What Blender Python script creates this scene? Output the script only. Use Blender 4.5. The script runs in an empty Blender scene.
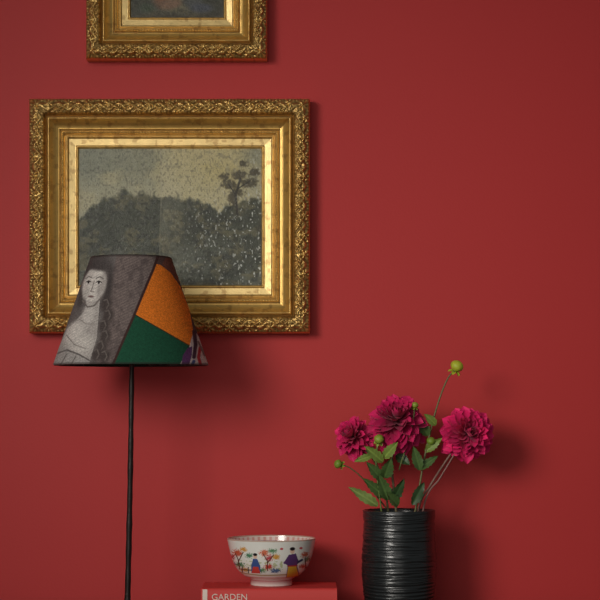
import bpy, math, numpy as np
from mathutils import Vector
sc=bpy.context.scene
try: sc.view_settings.view_transform='Standard'
except Exception: pass
D=4.0; HOR=400.0; ZC=1.17; K=0.002
def W(px,py,d):
    s=(D-d)/D*K
    return np.array([(px-300)*s,-d,ZC+(HOR-py)*s])
def lin(c):
    c=np.asarray(c,float)/255.0
    return np.where(c<=0.04045,c/12.92,((c+0.055)/1.055)**2.4)
def link(o,parent=None):
    sc.collection.objects.link(o)
    if parent is not None: o.parent=parent
    return o
def empty(name,loc=(0,0,0)):
    o=bpy.data.objects.new(name,None); o.location=loc; o.empty_display_size=.05
    sc.collection.objects.link(o); bpy.context.view_layer.update(); return o
# ---------- noise ----------
def vnoise(x,y,seed=0):
    xi=np.floor(x).astype(np.int64); yi=np.floor(y).astype(np.int64)
    fx=x-xi; fy=y-yi; fx=fx*fx*(3-2*fx); fy=fy*fy*(3-2*fy)
    def h(a,b):
        n=(a*374761393+b*668265263+seed*982451653)&0x7fffffff
        n=((n^(n>>13))*1274126177)&0x7fffffff
        n=n^(n>>16)
        return (n&0xffff)/65535.0
    return (h(xi,yi)*(1-fx)+h(xi+1,yi)*fx)*(1-fy)+(h(xi,yi+1)*(1-fx)+h(xi+1,yi+1)*fx)*fy
def fbm(x,y,o=4,seed=0):
    r=0;a=.5;t=0
    for i in range(o):
        r=r+a*vnoise(x*2**i,y*2**i,seed+i*17); t+=a; a*=.5
    return r/t
def sm(a,b,x):
    t=np.clip((x-a)/(b-a),0,1); return t*t*(3-2*t)
def blend(C,m,col):
    m=np.clip(m,0,1)[:,None]; C[:]=C*(1-m)+np.asarray(col,float)*m
def ell(C,X,Y,cx,cy,rx,ry,col,ang=0,soft=.2,a=1.0):
    t=math.radians(ang); x=(X-cx)*math.cos(t)+(Y-cy)*math.sin(t); y=-(X-cx)*math.sin(t)+(Y-cy)*math.cos(t)
    r=np.sqrt((x/rx)**2+(y/ry)**2); blend(C,a*(1-sm(1-soft,1+soft,r)),col)
def poly(C,X,Y,pts,col,a=1.0):
    ins=np.zeros(X.shape,bool); n=len(pts)
    for i in range(n):
        x0,y0=pts[i]; x1,y1=pts[(i+1)%n]
        if y0==y1: continue
        c=((y0>Y)!=(y1>Y))&(X<(x1-x0)*(Y-y0)/(y1-y0)+x0); ins^=c
    blend(C,ins*a,col); return ins
def line(C,X,Y,pts,w,col,a=1.0):
    d=np.full(X.shape,1e9)
    for (x0,y0),(x1,y1) in zip(pts[:-1],pts[1:]):
        dx,dy=x1-x0,y1-y0; L=dx*dx+dy*dy+1e-9
        t=np.clip(((X-x0)*dx+(Y-y0)*dy)/L,0,1)
        d=np.minimum(d,np.hypot(X-x0-t*dx,Y-y0-t*dy))
    blend(C,a*(1-sm(w*.35,w*.75,d)),col)
# ---------- mesh ----------
def mesh_obj(name,V,F,mats,parent=None,cols=None,smooth=True):
    me=bpy.data.meshes.new(name); me.from_pydata([tuple(v) for v in np.asarray(V).tolist()],[],F)
    if smooth: me.polygons.foreach_set('use_smooth',[True]*len(me.polygons))
    if cols is not None:
        at=me.color_attributes.new('Col','FLOAT_COLOR','POINT')
        c=np.ones((len(V),4),np.float32); c[:,:3]=cols; at.data.foreach_set('color',c.ravel())
    me.materials.append(mats); me.update()
    return link(bpy.data.objects.new(name,me),parent)
def gridF(n,m,cu=False,cv=False,off=0):
    i=np.arange(n if cu else n-1); j=np.arange(m if cv else m-1)
    I,J=np.meshgrid(i,j,indexing='ij'); I=I.ravel();J=J.ravel(); I2=(I+1)%n; J2=(J+1)%m
    return (np.stack([I*m+J,I2*m+J,I2*m+J2,I*m+J2],1)+off).tolist()
class Bag:
    def __init__(s): s.V=[];s.F=[];s.C=[];s.n=0
    def add(s,V,F,C):
        V=np.asarray(V,float).reshape(-1,3); C=np.broadcast_to(np.asarray(C,float),V.shape)
        s.V.append(V); s.C.append(C); s.F+= [[k+s.n for k in f] for f in F]; s.n+=len(V)
    def obj(s,name,mat,parent=None): return mesh_obj(name,np.vstack(s.V),s.F,mat,parent,np.vstack(s.C))
def catmull(P,n):
    P=np.asarray(P,float); Q=np.vstack([2*P[0]-P[1],P,2*P[-1]-P[-2]]); out=[]
    segs=len(P)-1
    for k in range(n):
        t=k/(n-1)*segs; i=min(int(t),segs-1); t-=i
        a,b,c,d=Q[i:i+4]
        out.append(.5*((2*b)+(-a+c)*t+(2*a-5*b+4*c-d)*t*t+(-a+3*b-3*c+d)*t**3))
    return np.array(out)
def tubeVF(P,r0,r1,n=24,m=8,caps=True,fn=None):
    C=catmull(P,n); T=np.gradient(C,axis=0); T/=np.linalg.norm(T,axis=1)[:,None]
    up=np.array([0,1,0.]) ; V=[]
    for k in range(n):
        a=np.cross(T[k],up)
        if np.linalg.norm(a)<.05: a=np.cross(T[k],[1,0,0])
        a/=np.linalg.norm(a); b=np.cross(T[k],a)
        r=r0+(r1-r0)*k/(n-1)
        if fn: r*=fn(k/(n-1))
        for j in range(m):
            q=2*math.pi*j/m; V.append(C[k]+r*(a*math.cos(q)+b*math.sin(q)))
    F=gridF(n,m,False,True)
    if caps: F+=[list(range(m))[::-1],[(n-1)*m+j for j in range(m)]]
    return V,F
def lathe(prof,n,cx,cy,z0):
    prof=np.asarray(prof,float); th=np.arange(n)/n*2*math.pi
    V=np.zeros((len(prof),n,3)); V[:,:,0]=cx+prof[:,0:1]*np.sin(th); V[:,:,1]=cy-prof[:,0:1]*np.cos(th); V[:,:,2]=z0+prof[:,1:2]
    return V,th
def box(x0,x1,y0,y1,z0,z1):
    V=[(x,y,z) for x in(x0,x1) for y in(y0,y1) for z in(z0,z1)]
    return V,[[0,1,3,2],[4,6,7,5],[0,4,5,1],[2,3,7,6],[0,2,6,4],[1,5,7,3]]
def boxobj(name,b,mat,parent=None,bev=0.002):
    V,F=box(*b); o=mesh_obj(name,V,F,mat,parent,smooth=False)
    if bev:
        m=o.modifiers.new('bev','BEVEL'); m.width=bev; m.segments=3
    return o
# ---------- materials ----------
def mat(name,base=(.5,.5,.5),rough=.5,metal=0,vcol=False,bump=None,mottle=0,spec=None,coat=0,sheen=0):
    m=bpy.data.materials.new(name); m.use_nodes=True; nt=m.node_tree; b=nt.nodes['Principled BSDF']
    b.inputs['Roughness'].default_value=rough; b.inputs['Metallic'].default_value=metal
    b.inputs['Base Color'].default_value=(*base,1)
    if spec is not None: b.inputs['Specular IOR Level'].default_value=spec
    b.inputs['Coat Weight'].default_value=coat; b.inputs['Coat Roughness'].default_value=.12
    b.inputs['Sheen Weight'].default_value=sheen
    src=None
    if vcol:
        a=nt.nodes.new('ShaderNodeVertexColor'); a.layer_name='Col'; src=a.outputs['Color']
    tc=nt.nodes.new('ShaderNodeTexCoord')
    if mottle:
        n=nt.nodes.new('ShaderNodeTexNoise'); n.inputs['Scale'].default_value=mottle[0]; n.inputs['Detail'].default_value=5
        nt.links.new(tc.outputs['Object'],n.inputs['Vector'])
        r=nt.nodes.new('ShaderNodeMapRange'); r.inputs['To Min'].default_value=1-mottle[1]; r.inputs['To Max'].default_value=1+mottle[1]
        nt.links.new(n.outputs['Fac'],r.inputs['Value'])
        mx=nt.nodes.new('ShaderNodeVectorMath'); mx.operation='SCALE'
        if src is not None: nt.links.new(src,mx.inputs[0])
        else: mx.inputs[0].default_value=base
        nt.links.new(r.outputs[0],mx.inputs['Scale']); src=mx.outputs[0]
    if src is not None: nt.links.new(src,b.inputs['Base Color'])
    if bump:
        n=nt.nodes.new('ShaderNodeTexNoise'); n.inputs['Scale'].default_value=bump[0]; n.inputs['Detail'].default_value=6
        nt.links.new(tc.outputs['Object'],n.inputs['Vector'])
        bp=nt.nodes.new('ShaderNodeBump'); bp.inputs['Strength'].default_value=bump[1]; bp.inputs['Distance'].default_value=bump[2]
        nt.links.new(n.outputs['Fac'],bp.inputs['Height']); nt.links.new(bp.outputs['Normal'],b.inputs['Normal'])
    return m
M_wall=mat('red_paint',tuple(lin((190,51,51))),.55,bump=(220,.12,.002),mottle=(1.6,.05),spec=.3)
M_floor=mat('floor_wood',(.12,.06,.03),.4,mottle=(6,.3))
M_wood=mat('table_wood',(.09,.04,.02),.35,mottle=(9,.3))
M_trim=mat('trim_paint',tuple(lin((165,44,48))),.4)
M_gold=mat('gilt',rough=.37,metal=.75,vcol=True,bump=(260,.35,.001),mottle=(60,.22))
M_canvas=mat('old_oil_canvas',rough=.42,vcol=True,bump=(330,.6,.001),spec=.35,coat=.1)
M_fabric=mat('printed_linen',rough=.85,vcol=True,bump=(900,.3,.0006),spec=.15)
M_lining=mat('shade_lining',(.75,.7,.6),.8)
M_iron=mat('dark_iron',(.022,.015,.013),.42,metal=.5,bump=(120,.5,.002),mottle=(40,.4))
M_vase=mat('black_stoneware',(.011,.014,.015),.27,bump=(90,.3,.0015),mottle=(30,.4),spec=.7)
M_porc=mat('painted_porcelain',rough=.12,vcol=True,spec=.5,coat=.4)
M_petal=mat('petal',rough=.55,vcol=True,spec=.2,sheen=.12)
M_leaf=mat('leaf',rough=.45,vcol=True,bump=(180,.3,.001),spec=.4)
M_book=mat('red_cloth',tuple(lin((208,58,54))),.6,bump=(700,.25,.0005))
M_page=mat('paper',(.7,.62,.48),.8,bump=(400,.3,.001))
M_label=mat('cream_label',(.8,.66,.58),.6)
M_bulb=mat('opal_bulb',(.85,.83,.78),.2)
M_dark=mat('frame_back_wood',(.06,.035,.02),.7)
# ---------- room ----------
boxobj('wall_back',(-3,3,0,.12,0,2.8),M_wall,bev=0)
boxobj('floor',(-3,3,-5,.0,-.08,0),M_floor,bev=0)
boxobj('baseboard_back',(-3,3,-.018,0,0,.14),M_trim,bev=.003)
# ---------- console table ----------
ZT=ZC-.412
tb=empty('console_table')
boxobj('top',(-.78,.62,-.44,-.02,ZT-.028,ZT),M_wood,tb,.004)
boxobj('apron_front',(-.72,.56,-.415,-.395,ZT-.12,ZT-.028),M_wood,tb)
boxobj('apron_back',(-.72,.56,-.06,-.04,ZT-.12,ZT-.028),M_wood,tb)
boxobj('apron_left',(-.735,-.715,-.40,-.05,ZT-.12,ZT-.028),M_wood,tb)
boxobj('apron_right',(.555,.575,-.40,-.05,ZT-.12,ZT-.028),M_wood,tb)
for k,(x,y) in enumerate([(-.72,-.40),(.56,-.40),(-.72,-.06),(.56,-.06)]):
    V,F=tubeVF([(x,y,ZT-.03),(x,y,ZT-.3),(x,y,0)],.024,.013,12,16); mesh_obj('leg_%d'%(k+1),V,F,M_wood,tb)
# ---------- frames ----------
def make_frame(x0,x1,y0,y1,wf,Pn,canvas_fn,seed):
    d=.045
    a=W(x0,y0,d); b=W(x1,y1,d)
    cx=(a[0]+b[0])/2; cz=(a[2]+b[2])/2; hx=(b[0]-a[0])/2; hz=(a[2]-b[2])/2
    par=empty('framed_painting',(0,0,0))
    B=.36*wf
    GOLD=np.array([.80,.52,.17]); DARK=np.array([.17,.085,.028]); PALE=np.array([.76,.56,.24])
    nv=110; v=np.linspace(0,1,nv)
    def prof(v):
        ks=[0,.015,.06,.12,.20,.29,.335,.350,.368,.385,.41,.44,.49,.54,.59,.61,.625,.64,.67,.70,.715,.73,.755,.77,.785,.93,.95,.965,.985,1.0]
        hs=[.034,.040,.043,.048,.052,.050,.044,.036,.036,.045,.047,.042,.036,.032,.030,.030,.025,.028,.030,.028,.023,.023,.026,.025,.020,.0185,.021,.021,.015,.012]
        return np.interp(v,ks,hs)
    H0=prof(v)
    bag=Bag()
    for (t,n,L,H) in [((1,0),(0,-1),hx,hz),((-1,0),(0,1),hx,hz),((0,1),(1,0),hz,hx),((0,-1),(-1,0),hz,hx)]:
        nu=int(2*L/.0012); tau=np.linspace(-1,1,nu)
        T,VV=np.meshgrid(tau,v,indexing='ij')
        off=VV*wf; s=T*(L-off)
        h=np.broadcast_to(H0,T.shape).copy()
        bb=off; P=2*L/ max(1,round(2*L/Pn))
        ph=2*np.pi*(s+L)/P
        inb=sm(.0,.04,VV)*(1-sm(.31,.345,VV))
        c=.5*B+.20*B*np.cos(ph)
        ridge=np.exp(-((bb-c)/(.085*B))**2)
        loc=((s+L+P/4)%(P/2))-P/4
        par_=np.floor((s+L+P/4)/(P/2))%2
        cb=.5*B-np.where(par_==0,1,-1)*.17*B
        r=np.hypot(loc,bb-cb); th=np.arctan2(bb-cb,np.abs(loc)+1e-6)
        ros=(.5+.5*np.cos(6*th-r/B*9))*np.exp(-(r/(.36*B))**2)*1.1
        core=np.exp(-(r/(.09*B))**2)
        edge=.4*(.5+.5*np.cos(2*np.pi*(s+L)/(P/6)))*np.exp(-((VV-.035)/.025)**2)
        edge2=.45*(.5+.5*np.cos(2*np.pi*(s+L)/(P/5)))*np.exp(-((VV-.30)/.022)**2)
        nz=fbm(s*420+50,off*420+seed*9,3,seed)-.5
        o=np.clip(np.maximum(ridge*.8,ros)+core*.5+nz*1.0,0,1.5)*inb
        cd=np.hypot(L-np.abs(s)-.4*B,off-.4*B); ang=np.arctan2(off-.4*B+1e-6,L-np.abs(s)-.4*B)
        leaf=(.55+.45*np.cos(8*(ang-np.pi/4)))*np.exp(-(cd/(.55*B))**2)*inb
        w1=np.exp(-(cd/(.7*B))**4); o=o*(1-.7*w1)+leaf*.7*w1
        o=o+edge+edge2
        bead=np.abs(np.sin(np.pi*(s+L)/.0055))*np.exp(-((VV-.67)/.022)**2)
        h=h+o*.0045+bead*.002
        h=h+(fbm(s*30+3,off*30,2,seed+5)-.5)*.0008
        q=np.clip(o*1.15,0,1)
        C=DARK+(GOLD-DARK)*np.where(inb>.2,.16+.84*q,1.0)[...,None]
        cove=(sm(.41,.44,VV)*(1-sm(.59,.61,VV)))[...,None]
        C=C*(1-cove)+np.array([.70,.44,.125])*cove
        slip=(sm(.785,.80,VV)*(1-sm(.925,.94,VV)))[...,None]
        C=C*(1-slip)+PALE*slip
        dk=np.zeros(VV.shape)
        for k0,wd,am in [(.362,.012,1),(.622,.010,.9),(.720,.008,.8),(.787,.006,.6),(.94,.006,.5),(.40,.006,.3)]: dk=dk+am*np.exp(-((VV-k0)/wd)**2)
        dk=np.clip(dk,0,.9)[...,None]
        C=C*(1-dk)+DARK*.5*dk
        wear=sm(.56,.74,fbm(s*110+11,off*110,4,seed+3))[...,None]*.5
        C=C*(1-wear)+np.array([.30,.14,.045])*wear
        V=np.zeros(T.shape+(3,))
        V[...,0]=cx+t[0]*s+n[0]*(-H+off)
        V[...,2]=cz+t[1]*s+n[1]*(-H+off)
        V[...,1]=-h
        sk=V[:,:1].copy(); sk[...,1]=-.001
        V=np.concatenate([sk,V],1); C=np.concatenate([C[:,:1]*.5,C],1)
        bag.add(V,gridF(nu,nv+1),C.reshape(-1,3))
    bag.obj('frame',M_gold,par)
    ix=hx-wf+.002; iz=hz-wf+.002
    nx=int(2*ix/.0007); nz_=int(2*iz/.0007)
    gx=np.linspace(-ix,ix,nx); gz=np.linspace(iz,-iz,nz_)
    X,Z=np.meshgrid(gx,gz,indexing='ij')
    U=(X/ix+1)/2; Vv=(1-Z/iz)/2
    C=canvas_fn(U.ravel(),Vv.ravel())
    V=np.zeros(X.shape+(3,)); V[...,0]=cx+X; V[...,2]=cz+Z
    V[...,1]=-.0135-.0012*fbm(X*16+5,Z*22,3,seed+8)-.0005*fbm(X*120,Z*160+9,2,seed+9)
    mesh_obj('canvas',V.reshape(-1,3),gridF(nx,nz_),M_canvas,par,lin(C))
    boxobj('backing_board',(cx-hx+.02,cx+hx-.02,-.009,-.001,cz-hz+.02,cz+hz-.02),M_dark,par,0)
    return par
def landscape(U,V):
    X=79+U*187; Y=146+V*144
    C=np.zeros((len(X),3))
    n1=fbm(X/28,Y/22,4,1); n2=fbm(X/7,Y/5,4,2); n3=vnoise(X*1.3,Y*1.3,3)
    C[:]=np.array([140,140,116])
    blend(C,sm(150,185,X)*(1-sm(235,262,X))*.8,(192,176,118))
    blend(C,(1-sm(80,150,X))*.5,(124,130,116))
    blend(C,sm(.45,.7,n1)*.6,(178,168,128)); blend(C,sm(.56,.78,n2)*.35,(100,98,80))
    blend(C,sm(165,195,Y)*.55,(180,174,142))
    hy=np.interp(X,[79,90,105,122,140,158,178,196,210,222,232,245,256,267],[222,209,200,194,191,196,200,198,203,212,206,204,200,196])
    hy=hy+(fbm(X/6,X*0+3,3,5)-.5)*9
    m=sm(-3,3,Y-hy+(n2-.5)*8)
    blend(C,m,(64,68,54))
    blend(C,m*sm(220,275,Y)*.6,(100,104,94)); blend(C,m*sm(.5,.7,n1)*.6,(46,50,38))
    blend(C,m*sm(.5,.68,fbm(X/12+9,Y/9,4,12))*.5,(118,110,78))
    blend(C,m*sm(.52,.7,fbm(X/4+30,Y/3,3,14))*.5,(34,36,28))
    for (cx,cy,rx,ry) in [(233,184,9,6),(243,174,8,5),(228,176,6,4),(252,182,9,6),(240,192,9,5),(258,172,6,5),(247,162,6,4),(236,200,5,8)]:
        t=(1-sm(.5,1.2,np.hypot((X-cx)/rx,(Y-cy)/ry)+(fbm(X/2.5,Y/2.5,3,cx)-.5)*1.3)); blend(C,t*.85,(66,60,42))
    line(C,X,Y,[(241,215),(239,195),(244,178)],2,(50,46,34))
    line(C,X,Y,[(240,196),(232,184)],1.2,(50,46,34)); line(C,X,Y,[(242,188),(254,180)],1.2,(50,46,34))
    blend(C,sm(161,165,X)*(1-sm(166,205,X))*.22,(196,190,164))
    line(C,X,Y,[(162.5,146),(163.5,190),(162,240),(161,291)],1.6,(166,160,136),.3)
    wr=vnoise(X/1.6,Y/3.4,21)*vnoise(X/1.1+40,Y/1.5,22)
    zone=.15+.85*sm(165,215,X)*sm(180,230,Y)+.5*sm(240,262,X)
    blend(C,sm(.40,.66,wr)*zone*.8,(192,196,190))  # glare specks on the wrinkled canvas, painted into its colour
    blend(C,sm(.64,.8,vnoise(X/1.2+7,Y/2.2,31))*.3,(64,62,52))
    C*= (0.92+.16*n3)[:,None]*1.03
    return np.clip(C,0,255)
def figures(U,V):
    X=129+U*100; Y=-100+V*124
    C=np.zeros((len(X),3)); n1=fbm(X/18,Y/14,4,41); n2=fbm(X/4,Y/4,3,42)
    C[:]=(74,74,60); blend(C,sm(.4,.7,n1),(104,100,76)); blend(C,(1-sm(-100,-40,Y))*.8,(136,134,118))
    blend(C,sm(.5,.7,n2)*.5,(46,44,36))
    ell(C,X,Y,140,-30,18,40,(44,46,34),soft=.5); ell(C,X,Y,215,-25,16,45,(48,48,36),soft=.5)
    ell(C,X,Y,162,2,9,10,(118,84,62),20,.5); ell(C,X,Y,157,-8,4,5,(160,124,94),soft=.4)
    ell(C,X,Y,172,10,12,5,(126,98,76),-12,.5); ell(C,X,Y,196,6,10,9,(76,78,76),10,.5); ell(C,X,Y,196,-4,3,3.5,(140,114,86),soft=.4)
    ell(C,X,Y,205,14,12,5,(72,76,84),0,.5); ell(C,X,Y,146,14,8,5,(62,72,54),0,.5)
    blend(C,sm(14,26,Y)*.8,(60,54,40)); C*=(.85+.3*vnoise(X*1.2,Y*1.2,44))[:,None]
    return np.clip(C,0,255)
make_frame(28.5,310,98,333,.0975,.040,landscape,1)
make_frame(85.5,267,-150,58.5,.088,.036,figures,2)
# ---------- lamp ----------
LD=.215; sL=(D-LD)/D*K
lamp=empty('table_lamp')
lx=(131-300)*sL; ly=-LD
zb=ZC+(HOR-365)*sL; zt=ZC+(HOR-258)*sL; rb=77.5*sL; rt=40.5*sL
nu,nv=1000,290
th=np.arange(nu)/nu*2*np.pi-np.pi; hh=np.linspace(0,1,nv)
TH,HH=np.meshgrid(th,hh,indexing='ij')
R=rt+(rb-rt)*HH
V=np.stack([lx+R*np.sin(TH),ly-R*np.cos(TH),zt+(zb-zt)*HH],-1)
Rp=R/sL
X=(131+Rp*np.sin(TH)).ravel(); Y=(258+107*HH).ravel(); front=(np.cos(TH)>0).ravel()
X=np.where(front,X,262-X+0)
C=np.zeros((len(X),3))
weave=vnoise(X*1.5,Y*1.9,51); 
C[:]=(102,90,87)
hatch=.5+.5*np.sin((X*.5+Y*1.0)*2.2+2*fbm(X/9,Y/9,2,54)); 
blend(C,hatch*.35,(142,130,125)); blend(C,sm(.5,.7,fbm(X/5,Y/8,3,52))*.4,(66,58,58))
poly(C,X,Y,[(50,370),(92,250),(122,250),(112,300),(103,370)],(102,96,94))
blend(C,((X<112))*hatch*.25,(126,120,116))
G1=(204,198,191);G2=(164,158,153);G3=(74,68,67)
ell(C,X,Y,100,271,16.5,15.5,G3,10,.35,.9); ell(C,X,Y,111,292,6,20,(66,60,59),8,.5); ell(C,X,Y,85,298,4,12,(80,74,72),15,.5)
for (a,b) in [(112,307),(114,318),(110,328),(112,338),(108,348),(104,356),(112,358)]:
    ell(C,X,Y,a,b,5,7,(70,62,60),20,.5); line(C,X,Y,[(a-3,b-4),(a,b-5),(a+2,b),(a,b+4)],1.1,(112,104,99),.7)
poly(C,X,Y,[(90,298),(105,300),(104,318),(103,340),(96,366),(53,366),(62,344),(70,330),(82,320),(90,312)],G2)
ell(C,X,Y,78,334,13,9,G1,-40,.5); ell(C,X,Y,93,317,6,11,(192,186,180),12,.5); ell(C,X,Y,87,346,12,9,(196,190,183),-20,.6)
ell(C,X,Y,97.5,286.5,12.6,17.5,(205,199,192),12,.15)
ell(C,X,Y,106,289,4,13,(160,153,148),12,.7); ell(C,X,Y,89.5,295,3,5,(184,178,171),12,.8)
ell(C,X,Y,101,268.5,12.5,4,G3,12,.5)
line(C,X,Y,[(88,280),(92,278.2),(95,279.6)],1.0,(104,98,94),.85); line(C,X,Y,[(100,280.6),(104,279),(107.5,281.4)],1.0,(104,98,94),.85)
ell(C,X,Y,91.5,284,2.6,1.5,(222,216,210),5,.3); ell(C,X,Y,103,285,2.6,1.5,(222,216,210),8,.3)
line(C,X,Y,[(88.9,283.6),(91.5,282.5),(94.2,283.8)],.9,(52,46,45)); line(C,X,Y,[(100.3,284.6),(103,283.4),(105.8,285)],.9,(52,46,45))
ell(C,X,Y,91.6,284.1,1.2,1.3,(50,44,43),0,.3); ell(C,X,Y,103,285.1,1.2,1.3,(50,44,43),0,.3)
line(C,X,Y,[(98.2,283),(96,290.5),(94.6,293.4),(98,294)],.9,(134,126,121))
ell(C,X,Y,95.3,298.6,3.1,1.1,(116,94,92),5,.4); line(C,X,Y,[(93,304),(96.5,304.8)],1,(168,160,155))
line(C,X,Y,[(86,302),(92,309),(99,308),(106,300)],1.3,(112,104,100))
line(C,X,Y,[(84,321),(92,326),(100,326)],1.0,(150,143,138)); line(C,X,Y,[(70,336),(80,346),(92,350)],1.2,(148,141,136))
poly(C,X,Y,[(50,368),(58,354),(70,349),(84,354),(96,361),(94,368)],(158,154,150))
line(C,X,Y,[(60,354),(72,351),(86,356),(97,362)],1.4,(100,94,92)); line(C,X,Y,[(64,368),(72,355)],1.3,(110,104,101)); line(C,X,Y,[(76,368),(82,358)],1.3,(112,106,103))
mk=(X<103); blend(C,mk*hatch*.12,(70,65,64))
poly(C,X,Y,[(159,250),(200,250),(215,370),(178,370),(119,370),(141,316),(157,270)],(78,60,56))
poly(C,X,Y,[(157.5,266),(163,267),(172,274),(181,287),(190,311),(194,330),(195,349),(166,332),(140,317)],(212,114,36))
poly(C,X,Y,[(140,317),(166,332),(193,348),(184,370),(116,370),(121,362)],(28,74,54))
line(C,X,Y,[(162,252),(156,272),(139.5,317),(120,366)],2.2,(60,40,38))
line(C,X,Y,[(139.5,317),(166,332),(194,348)],1.0,(40,40,30),.7)
poly(C,X,Y,[(191,350),(195,330),(203,344),(212,370),(181,370)],(190,176,172))
poly(C,X,Y,[(184,370),(186,356),(190,349),(194,347),(194,356),(191,370)],(86,52,92)); line(C,X,Y,[(195,332),(197,345),(196,358)],3,(66,44,56)); line(C,X,Y,[(201,348),(200,358),(203,368)],2.4,(168,52,58)); line(C,X,Y,[(196,362),(193,370)],2.5,(62,70,108)); line(C,X,Y,[(199,342),(205,356)],1.4,(120,96,96))
poly(C,X,Y,[(171,250),(175,258),(183,284),(186,292),(179,282),(170,272),(164,266)],(104,66,56))
C*=(.84+.32*weave)[:,None]
hem=(HH.ravel()>.985)|(HH.ravel()<.012); blend(C,hem*.45,(50,40,38))
mesh_obj('shade_cover',V.reshape(-1,3),gridF(nu,nv,True),M_fabric,lamp,lin(np.clip(C,0,255)))
Vi=np.stack([lx+(R-.0022)*np.sin(TH),ly-(R-.0022)*np.cos(TH),zt+(zb-zt)*HH],-1)[::10,::20]
mesh_obj('shade_lining',Vi.reshape(-1,3),gridF(Vi.shape[0],Vi.shape[1],True),M_lining,lamp)
def ring(name,r,z,mr,m,par,cx=lx,cy=ly):
    a=np.arange(96)/96*2*np.pi; b=np.arange(10)/10*2*np.pi; A,Bq=np.meshgrid(a,b,indexing='ij')
    V=np.stack([cx+(r+mr*np.cos(Bq))*np.cos(A),cy+(r+mr*np.cos(Bq))*np.sin(A),z+mr*np.sin(Bq)],-1)
    return mesh_obj(name,V.reshape(-1,3),gridF(96,10,True,True),m,par)
ring('shade_wire_top',rt-.003,zt+.0005,.0011,M_iron,lamp); ring('shade_wire_bottom',rb-.003,zb-.0003,.0011,M_iron,lamp)
bag=Bag()
for k in range(3):
    q=k*2*math.pi/3+.5; rr=rt-.002
    V,F=tubeVF([(lx+.018*math.cos(q),ly+.018*math.sin(q),zt-.012),(lx+rr*.6*math.cos(q),ly+rr*.6*math.sin(q),zt-.012),(lx+rr*math.cos(q),ly+rr*math.sin(q),zt)],.0014,.0014,10,6); bag.add(V,F,(.02,.02,.02))
bag.obj('shade_spider',M_iron,lamp); ring('spider_ring',.018,zt-.012,.0016,M_iron,lamp)
ptop=np.array([lx+.002,ly,zb+.03]); pb=W(127.3,606,LD); pb[2]=ZT+.012
V,F=tubeVF([pb,pb*.5+ptop*.5+np.array([.001,0,0]),ptop],.0058,.0046,80,12,fn=lambda t:1+.06*math.sin(t*61)+.05*math.sin(t*23+1))
mesh_obj('stem',V,F,M_iron,lamp)
Vv,_=lathe([(0,0),(.075,0),(.078,.003),(.077,.008),(.06,.012),(.02,.016),(.011,.026),(.006,.032),(0,.032)],64,pb[0],pb[1],ZT+.0005)
mesh_obj('base',Vv.reshape(-1,3),gridF(Vv.shape[0],64,False,True),M_iron,lamp)
Vv,_=lathe([(0,0),(.011,0),(.014,.006),(.014,.045),(.017,.05),(.013,.055),(0,.055)],32,lx+.002,ly,zb+.025)
mesh_obj('socket',Vv.reshape(-1,3),gridF(Vv.shape[0],32,False,True),M_iron,lamp)
Vv,_=lathe([(0,0),(.012,0),(.014,.012),(.024,.026),(.03,.042),(.028,.058),(.018,.07),(.001,.076)],32,lx+.002,ly,zb+.08-.002)
mesh_obj('bulb',Vv.reshape(-1,3),gridF(Vv.shape[0],32,False,True),M_bulb,lamp)
bag=Bag()
for sgn in(-1,1):
    V,F=tubeVF([(lx+sgn*.014,ly,zb+.05),(lx+sgn*.036,ly,zb+.10),(lx+sgn*.034,ly,zt-.05),(lx+sgn*.017,ly,zt-.012)],.0013,.0013,24,6); bag.add(V,F,(.02,.02,.02))
bag.obj('harp',M_iron,lamp)
# ---------- book ----------
book=empty('hardback_book')
bd=.205; a=W(201,589,bd); b=W(337,589,bd)
bx0,bx1=a[0],b[0]; by0=-bd; by1=-.075; zb0=ZT+.0005; zb1=ZC-.3575
boxobj('cover_bottom',(bx0,bx1,by0+.004,by1,zb0,zb0+.003),M_book,book,.001)
boxobj('cover_top',(bx0,bx1,by0+.004,by1,zb1-.003,zb1),M_book,book,.001)
boxobj('page_block',(bx0+.004,bx1-.004,by0+.008,by1-.004,zb0+.003,zb1-.003),M_page,book,0)
n=24; pr=[]
for k in range(n+1):
    q=-math.pi/2+math.pi*k/n; pr.append((by0+.006-.008*max(0,math.cos(q))**.7,(zb0+zb1)/2+(zb1-zb0)/2*math.sin(q)))
V=[];
for x in (bx0,bx0+.002,bx1-.002,bx1):
    for (y,z) in pr: V.append((x,y,z))
F=gridF(4,n+1); F+=[list(range(n+1)),[3*(n+1)+k for k in range(n+1)]]
mesh_obj('spine',V,F,M_book,book)
V=[]
for x in (bx0+.003,bx0+.012):
    for (y,z) in pr[2:-3]: V.append((x,y-.0006,z))
mesh_obj('spine_label',V,gridF(2,len(pr)-5),M_label,book)
cu=bpy.data.curves.new('spine_title','FONT'); cu.body='GARDEN'; cu.size=.017; cu.extrude=.0015; cu.materials.append(M_label)
to=bpy.data.objects.new('spine_title',cu); to.rotation_euler=(math.pi/2,0,0); to.location=(bx0+.020,by0-.0015,zb1-.022); link(to,book)
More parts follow.
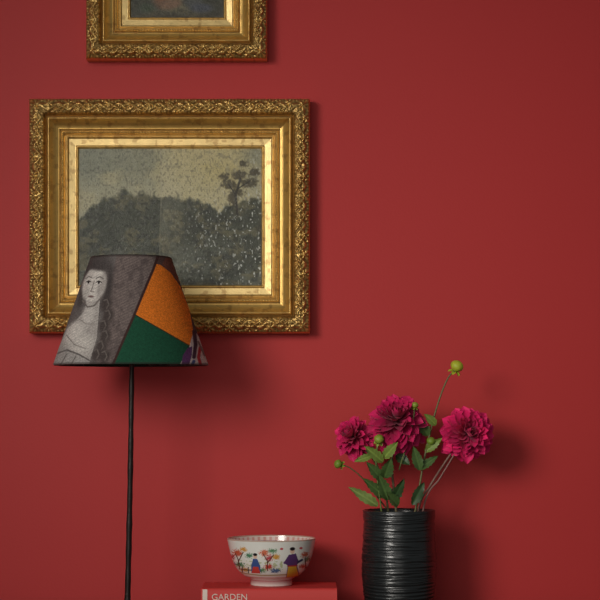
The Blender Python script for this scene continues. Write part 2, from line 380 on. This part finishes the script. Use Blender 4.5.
# ---------- bowl ----------
BD=.135; sB=(D-BD)/D*K
bcx=(271.5-300)*sB; Rb=44.5*sB
Hb=(ZC+(HOR-538.5)*sB)-zb1
outer=[(.455,.0),(.475,.02),(.465,.13),(.50,.155),(.62,.21),(.74,.31),(.84,.45),(.91,.62),(.955,.80),(.985,.93),(1.0,1.0)]
oc=catmull([(r*Rb,z*Hb,0) for r,z in outer[2:]],150)[:,:2]
pf=[(0,.006),(.40*Rb,.006),(.41*Rb,0)]+[(.455*Rb,0),(.475*Rb,.02*Hb)]
pf+=[tuple(p) for p in oc]
ic=[(p[0]-.0028,p[1]+(.0005 if k>140 else 0)) for k,p in enumerate(oc)][::-1]
ic=[p for p in ic if p[1]>.19*Hb]
pf+=[(Rb-.001,Hb+.0012)]+ic+[(.3*Rb,.17*Hb),(0,.165*Hb)]
NB=700
Vb,th=lathe(pf,NB,bcx,-BD,zb1+.0003)
PF=np.array(pf)
TH,ZI=np.meshgrid(np.where(th>np.pi,th-2*np.pi,th),np.arange(len(pf)),indexing='xy')
Z=PF[ZI,1]; Rr=PF[ZI,0]
fr=np.cos(TH)>-.0
Xp=271.5+(Rr*np.sin(TH))/sB; Yp=538.5+(Hb-Z)/sB
nin=len(pf)-len(ic)-3
outerm=(ZI<=nin)
Xf=np.where(fr,Xp,543-Xp).ravel(); Yf=Yp.ravel(); om=outerm.ravel()
C=np.zeros((len(Xf),3)); C[:]=(234,234,226)
D0=C.copy()
n2=fbm(Xf/2.2,Yf/2.0,3,61)
blend(D0,sm(.5,.62,n2)*(np.abs(Yf-563)<5)*(Xf<283)*.6,(160,170,106))
for (x,y,rx,ry,c) in [(238,551,4.5,3.4,(196,84,56)),(244,547,3.4,2.4,(214,150,66)),(233,556,3,2.6,(170,60,60)),(250,553,3.4,2.4,(72,124,90)),(265,550,4.4,3.2,(206,96,60)),(270,555,3.6,3,(190,60,70)),(273,548,4,2.2,(84,132,90)),(277,554,3.2,2.8,(212,150,60)),
   (240,563,5,2.6,(60,120,84)),(246,568,5,2,(196,140,70)),(261,568,5,2.4,(70,124,84)),(269,564,4.4,3,(200,66,60)),(276,568,5,2.4,(70,96,140)),(305,553,3.6,2.8,(200,96,70)),(308,558,2.8,2.8,(74,128,90)),(303,565,3.4,2.4,(196,80,60)),(233,564,3,2.4,(80,104,150))]:
    t=1-sm(.6,1.2,np.hypot((Xf-x)/rx,(Yf-y)/ry)+(vnoise(Xf*1.8,Yf*1.8,int(x))-.5)*1.3); blend(D0,t*.95,c)
for pts in [[(240,568),(239,558),(236,552)],[(239,560),(244,550)],[(268,568),(268,558),(264,551)],[(268,560),(274,552)],[(306,568),(305,556)]]: line(D0,Xf,Yf,pts,.9,(96,56,44))
for x in (243,249): line(D0,Xf,Yf,[(x,571),(x,565)],.8,(60,60,66))
line(D0,Xf,Yf,[(241,567.5),(252,568)],.8,(60,60,66)); line(D0,Xf,Yf,[(232,571),(262,573),(300,572)],1.2,(150,130,80),.7)
# small seated figure
poly(D0,Xf,Yf,[(254,556),(258,556),(261,563),(261,571),(252,571),(252,563)],(66,92,150)); poly(D0,Xf,Yf,[(254,564),(259,564),(261,571),(252,571)],(206,70,62))
ell(D0,Xf,Yf,256,553.6,1.9,2.3,(226,190,168)); ell(D0,Xf,Yf,256,551.8,2.1,1.4,(34,30,34))
poly(D0,Xf,Yf,[(289,552),(296,551),(299,560),(297,563),(300,576),(286,576),(288,563),(284,560)],(92,58,110))
poly(D0,Xf,Yf,[(288.5,564),(296.5,564),(299,576),(286.5,576)],(214,170,56))
line(D0,Xf,Yf,[(285,560),(290,556)],2.2,(92,58,110)); line(D0,Xf,Yf,[(298,560),(302,558)],2.0,(60,60,90))
ell(D0,Xf,Yf,292.5,548.5,2.2,2.7,(226,190,168)); ell(D0,Xf,Yf,292.6,546.3,2.5,1.7,(34,30,34)); line(D0,Xf,Yf,[(288,563.5),(297,563.5)],1.2,(170,50,56))
for (x,y) in [(282,546),(301,546)]: ell(D0,Xf,Yf,x,y,1.6,1.1,(196,70,80))
blend(D0,(np.abs(Yf-579.5)<.7)*.8,(150,60,66)); blend(D0,(np.abs(Yf-586)<.5)*.5,(120,110,100))
blend(D0,(np.abs(Yf-575.7)<.35)*.6,(176,80,76))
C=np.where(om[:,None],D0,C)
tt=TH.ravel(); inn=~om
bz=inn&(Yf<544); blend(C,(bz&(Yf>539.5))*(.25+.35*(np.sin(tt*44)>.2)),(196,110,100))
blend(C,(bz&(np.abs(Yf-544)<.5))*.8,(130,70,76))
ri=np.abs(Z.ravel()-Hb)<.0012; blend(C,ri*.6,(150,90,60))
mesh_obj('porcelain_bowl',Vb.reshape(-1,3),gridF(len(pf),NB,False,True),M_porc,None,lin(np.clip(C,0,255)))
# ---------- vase ----------
VD=.155; sV=(D-VD)/D*K
vx=(399-300)*sV; Hv=(ZC+(HOR-510.5)*sV)-ZT-.0005
NT=260; t=np.linspace(0,1,NT)
rad=np.interp(t,[0,.04,.2,.4,.55,.7,.85,.95,1.0],[30.5,33,36,37.8,37.8,36.6,35.5,35.6,36])*sV
rad=np.convolve(np.pad(rad,8,mode='edge'),np.ones(17)/17,'valid')
NV=160; th=np.arange(NV)/NV*2*np.pi
T2,A2=np.meshgrid(t,th,indexing='ij')
tw=T2+.006*np.sin(A2+2)+.004*np.sin(2*A2+T2*9)
vn=np.abs(((A2/(2*np.pi))*2)-1)
gr=np.abs(np.sin(tw*np.pi*16+1.6*np.sin(tw*11)))**.6*.0008+ (vnoise(tw*60,vn*3,71)-.5)*.0017+(vnoise(tw*150,vn*8,72)-.5)*.0011
Ro=rad[:,None]+gr-.0008+.0008*np.sin(A2*2+T2*4)
V=np.stack([vx+Ro*np.sin(A2),-VD-Ro*np.cos(A2),ZT+.0005+Hv*T2],-1)
lip=[]
for (dr,dz) in [(-.0015,.0018),(-.004,.0018),(-.0055,0),(-.006,-.006),(-.007,-.03),(-.008,-.1)]:
    r=rad[-1]+dr; lip.append(np.stack([vx+r*np.sin(th),-VD-r*np.cos(th),np.full(NV,ZT+Hv+dz)],-1))
r=rad[-1]*.7; lip.append(np.stack([vx+r*np.sin(th),-VD-r*np.cos(th),np.full(NV,ZT+.012)],-1)); lip.append(np.stack([vx+0*th,-VD+0*th,np.full(NV,ZT+.012)],-1))
bot=np.stack([vx+0*th,-VD+0*th,np.full(NV,ZT+.0005)],-1)[None]
V=np.concatenate([bot,V,np.array(lip)],0)
mesh_obj('ceramic_vase',V.reshape(-1,3),gridF(V.shape[0],NV,False,True),M_vase)
# ---------- dahlias ----------
bq=empty('dahlia_bouquet')
def unit(v): v=np.asarray(v,float); return v/np.linalg.norm(v)
def petal(bag,base,dr,up,L,Wd,cup,rec,c0,c1,ns=8,nt=5):
    dr=unit(dr); side=unit(np.cross(dr,up)); up=unit(np.cross(side,dr))
    s=np.linspace(0,1,ns); q=np.linspace(-1,1,nt); S,Q=np.meshgrid(s,q,indexing='ij')
    w=Wd*(.25+.75*np.sin(np.pi*np.clip(S,0,1)**.9*.62))*np.sqrt(np.clip(1-S**5,0,1)); w=np.maximum(w,Wd*.04)
    Pp=base+dr*(L*S)[...,None]+side*(w*Q)[...,None]+up*((cup*Q*Q*w)-rec*L*S**2.2)[...,None]
    f=np.clip(S*.9+.15*np.abs(Q),0,1)[...,None]; C=np.array(c0)*(1-f)+np.array(c1)*f
    bag.add(Pp,gridF(ns,nt),C.reshape(-1,3))
def dahlia(cpx,axis,Rpx,N,seed,dep,droop=0,tone=1):
    r=np.random.default_rng(seed); c=W(cpx[0],cpx[1],dep); R=Rpx*K*(D-dep)/D
    ax=unit(axis); e1=unit(np.cross(ax,[.1,.2,1])); e2=np.cross(ax,e1); bag=Bag()
    c=c-ax*R*.25
    for i in range(N):
        f=(i+.5)/N; pol=math.radians(4+ (112+droop)*f**.62)+r.normal(0,.09); az=i*2.39996+r.normal(0,.13)
        rdir=math.cos(az)*e1+math.sin(az)*e2
        dr=math.cos(pol)*ax+math.sin(pol)*rdir
        up=ax*math.sin(pol)-rdir*math.cos(pol)
        L=R*(.42+.54*f**.5)*r.uniform(.84,1.14); Wd=R*(.10+.18*f**.6)*r.uniform(.85,1.15)
        base=c+dr*R*.12+ax*R*(.32*(1-f))
        b=r.uniform(.75,1.2)*tone
        petal(bag,base,dr,up,L,Wd,.75-.2*f,(-.22+.42*f)*r.uniform(.5,1.5),np.array([.18,.003,.028])*b,np.array([.84,.02,.16])*b)
    bag.obj('bloom',M_petal,bq)
    cb=Bag()
    for k in range(8):
        az=k*math.pi/4; rdir=math.cos(az)*e1+math.sin(az)*e2
        petal(cb,c-ax*R*.12,-.5*ax+rdir,ax,R*.45,R*.14,.3,.2,(.05,.12,.02),(.10,.2,.04))
    cb.obj('calyx',M_leaf,bq)
    return c-ax*R*.1
sb=Bag()
def stem(pts,r0=.0024,r1=.0017,col=(.10,.10,.035)):
    V,F=tubeVF(pts,r0,r1,40,8); sb.add(V,F,col)
def P(px,py,d=VD): return W(px,py,d)
m1=dahlia((353,436),(-.50,-.75,.42),21.5,85,1,.150)
m2=dahlia((397,420),(-.05,-.76,.56),30,115,2,.165,10,.85)
m3=dahlia((468,433),(.16,-.95,.18),27,130,3,.150,0,1.05)
stem([P(392,600),P(388,510),P(379,470),P(366,450),m1])
stem([P(402,600),P(396,510),P(392,470),P(394,440),m2],.0027,.002,(.16,.12,.06))
stem([P(408,600,.15),P(418,512,.14),P(430,486,.13),P(450,455,.135),m3],.0024,.002,(.22,.12,.09))
stem([P(395,600,.16),P(415,512,.155),P(424,460,.15),P(436,410,.15),P(447,380,.15),P(456,369,.15)],.0023,.0014,(.15,.14,.05))
stem([P(412,600,.14),P(424,506,.15),P(440,478,.16),P(454,455,.16)],.002,.0014,(.25,.13,.11))
stem([P(428,450,.15),P(433,447,.15),P(431,441,.15)],.0012,.001)
stem([P(386,508,.16),P(364,480,.17),P(350,468,.17),P(339,464,.17)],.0015,.001)
stem([P(393,600,.17),P(380,500,.18),P(376,460,.18),P(379,440,.18)],.0018,.0014,(.14,.2,.05))
stem([P(399,470,.17),P(411,430,.18),P(415,407,.18)],.0014,.001,(.14,.18,.05))
sb.obj('stems',M_leaf,bq)
def bud(px,py,d,rpx,axis=(0,0,1),c=(.26,.36,.03)):
    bag=Bag(); R=rpx*K*(D-d)/D; o=W(px,py,d); ax=unit(axis); e1=unit(np.cross(ax,[.3,1,.1])); e2=np.cross(ax,e1)
    a=np.linspace(0.01,np.pi-.01,14); b=np.arange(18)/18*2*np.pi; A,Bq=np.meshgrid(a,b,indexing='ij')
    rr=R*(1+.05*np.cos(Bq*6))
    V=o+(rr*np.sin(A)*np.cos(Bq))[...,None]*e1+(rr*np.sin(A)*np.sin(Bq))[...,None]*e2+(R*.85*np.cos(A))[...,None]*ax
    bag.add(V,gridF(14,18,False,True),c)
    for k in range(12):
        az=k*math.pi/6; rd=math.cos(az)*e1+math.sin(az)*e2; lay=k%2
        petal(bag,o-ax*R*.85,rd*(1 if lay==0 else 1.2)+ax*(.7 if lay==0 else -.1),ax-rd*.2,R*(1.5 if lay==0 else 1.1),R*.36,.4,-.35 if lay==0 else .3,np.array(c)*.6,np.array(c)*1.1)
    bag.obj('bud',M_leaf,bq)
bud(457,366,.15,6.5,(.3,-.3,.8),(.46,.52,.04)); bud(431,441,.15,4.5,(.1,-.5,.8),(.18,.28,.03)); bud(338,464,.17,4.5,(-.8,-.3,.2),(.18,.28,.03))
bud(379,439,.185,5,(0,-.7,.6),(.26,.34,.04)); bud(415,405,.18,3.5,(.1,-.3,.9),(.26,.34,.04))
lb=Bag()
def leaf(base,tip,wpx,face=(0,-1,.3),col=(.06,.15,.03),droop=.12):
    base=np.array(base);tip=np.array(tip); v=tip-base; L=np.linalg.norm(v); dr=v/L; up=unit(face); side=unit(np.cross(dr,up)); up=np.cross(side,dr)
    ns,nt=26,9; S,Q=np.meshgrid(np.linspace(0,1,ns),np.linspace(-1,1,nt),indexing='ij')
    w=wpx*K*np.sin(np.pi*S**.75)**.85*(1+.12*np.sin(S*38)*np.abs(Q)**2)+.0002
    V=base+dr*(L*S)[...,None]+side*(w*Q)[...,None]+up*(np.abs(Q)*w*.35+.08*L*np.sin(S*9)*Q*Q*.4-droop*L*(S*S-S))[...,None]
    vein=np.exp(-(Q/.08)**2)*.5+.18*(np.abs(np.sin(S*22-np.abs(Q)*3))>.93)
    C=np.array(col)*(1+vein[...,None])*(.85+.3*vnoise(S*5,Q*3+4,int(abs(base[0])*9999)))[...,None]
    lb.add(V,gridF(ns,nt),C.reshape(-1,3))
G=(.07,.13,.035); Lt=(.21,.29,.08); Dk=(.035,.075,.025); Y1=(.18,.26,.05)
leaf(P(378,506,.18),P(348,487,.20),5,col=Lt); leaf(P(386,498,.17),P(362,478,.19),5,col=G)
leaf(P(382,480,.18),P(366,462,.2),5,col=G); leaf(P(384,478,.18),P(391,458,.2),6,(.2,-1,.1),G); leaf(P(383,462,.18),P(364,446,.2),5,col=Y1)
leaf(P(384,458,.18),P(398,442,.2),5,col=Y1); leaf(P(388,500,.18),P(378,474,.2),6,(.1,-1,.2),G); leaf(P(392,502,.18),P(404,478,.2),5,(.3,-1,.1),Dk)
leaf(P(412,505,.17),P(424,482,.16),5,(.3,-1,.2),Dk); leaf(P(418,470,.16),P(438,456,.15),4,(.1,-1,.4),G)
leaf(P(420,470,.16),P(413,446,.17),5,col=G); leaf(P(425,452,.15),P(442,438,.15),4,(.2,-1,.3),Y1); leaf(P(428,436,.15),P(418,418,.16),5,col=G)
leaf(P(396,500,.13),P(383,488,.11),6,(0,-1,.2),Dk); leaf(P(396,455,.16),P(410,465,.17),5,col=Dk); leaf(P(436,425,.15),P(424,414,.16),4,(0,-1,.3),Y1)
leaf(P(398,506,.19),P(386,492,.21),5,(.1,-1,.4),G); leaf(P(372,456,.17),P(354,462,.18),3.5,(0,-1,.4),Y1)
lb.obj('leaves',M_leaf,bq)
# ---------- light ----------
def area(name,loc,tgt,size,power,col,spread=180):
    l=bpy.data.lights.new(name,'AREA'); l.shape='DISK'; l.size=size; l.energy=power; l.color=col; l.spread=math.radians(spread)
    o=bpy.data.objects.new(name,l); o.location=loc; o.rotation_euler=(Vector(tgt)-Vector(loc)).to_track_quat('-Z','Y').to_euler(); link(o); return o
area('window_light',(-1.5,-2.9,1.95),(.30,0,1.14),1.15,4.1,(1,.95,.88),50)
area('room_fill_light',(-.6,-3.4,1.75),(.25,0,1.1),2.8,17,(1,.95,.88))
w=bpy.data.worlds.new('room_ambient'); sc.world=w; w.use_nodes=True
bg=w.node_tree.nodes['Background']; bg.inputs[0].default_value=(.9,.9,.9,1); bg.inputs[1].default_value=.12
cam=bpy.data.cameras.new('camera'); cam.sensor_width=36; cam.lens=36*D/(600*K); cam.shift_y=(HOR-300)/600
co=bpy.data.objects.new('camera',cam); co.location=(0,-D,ZC); co.rotation_euler=(math.pi/2,0,0); link(co); sc.camera=co
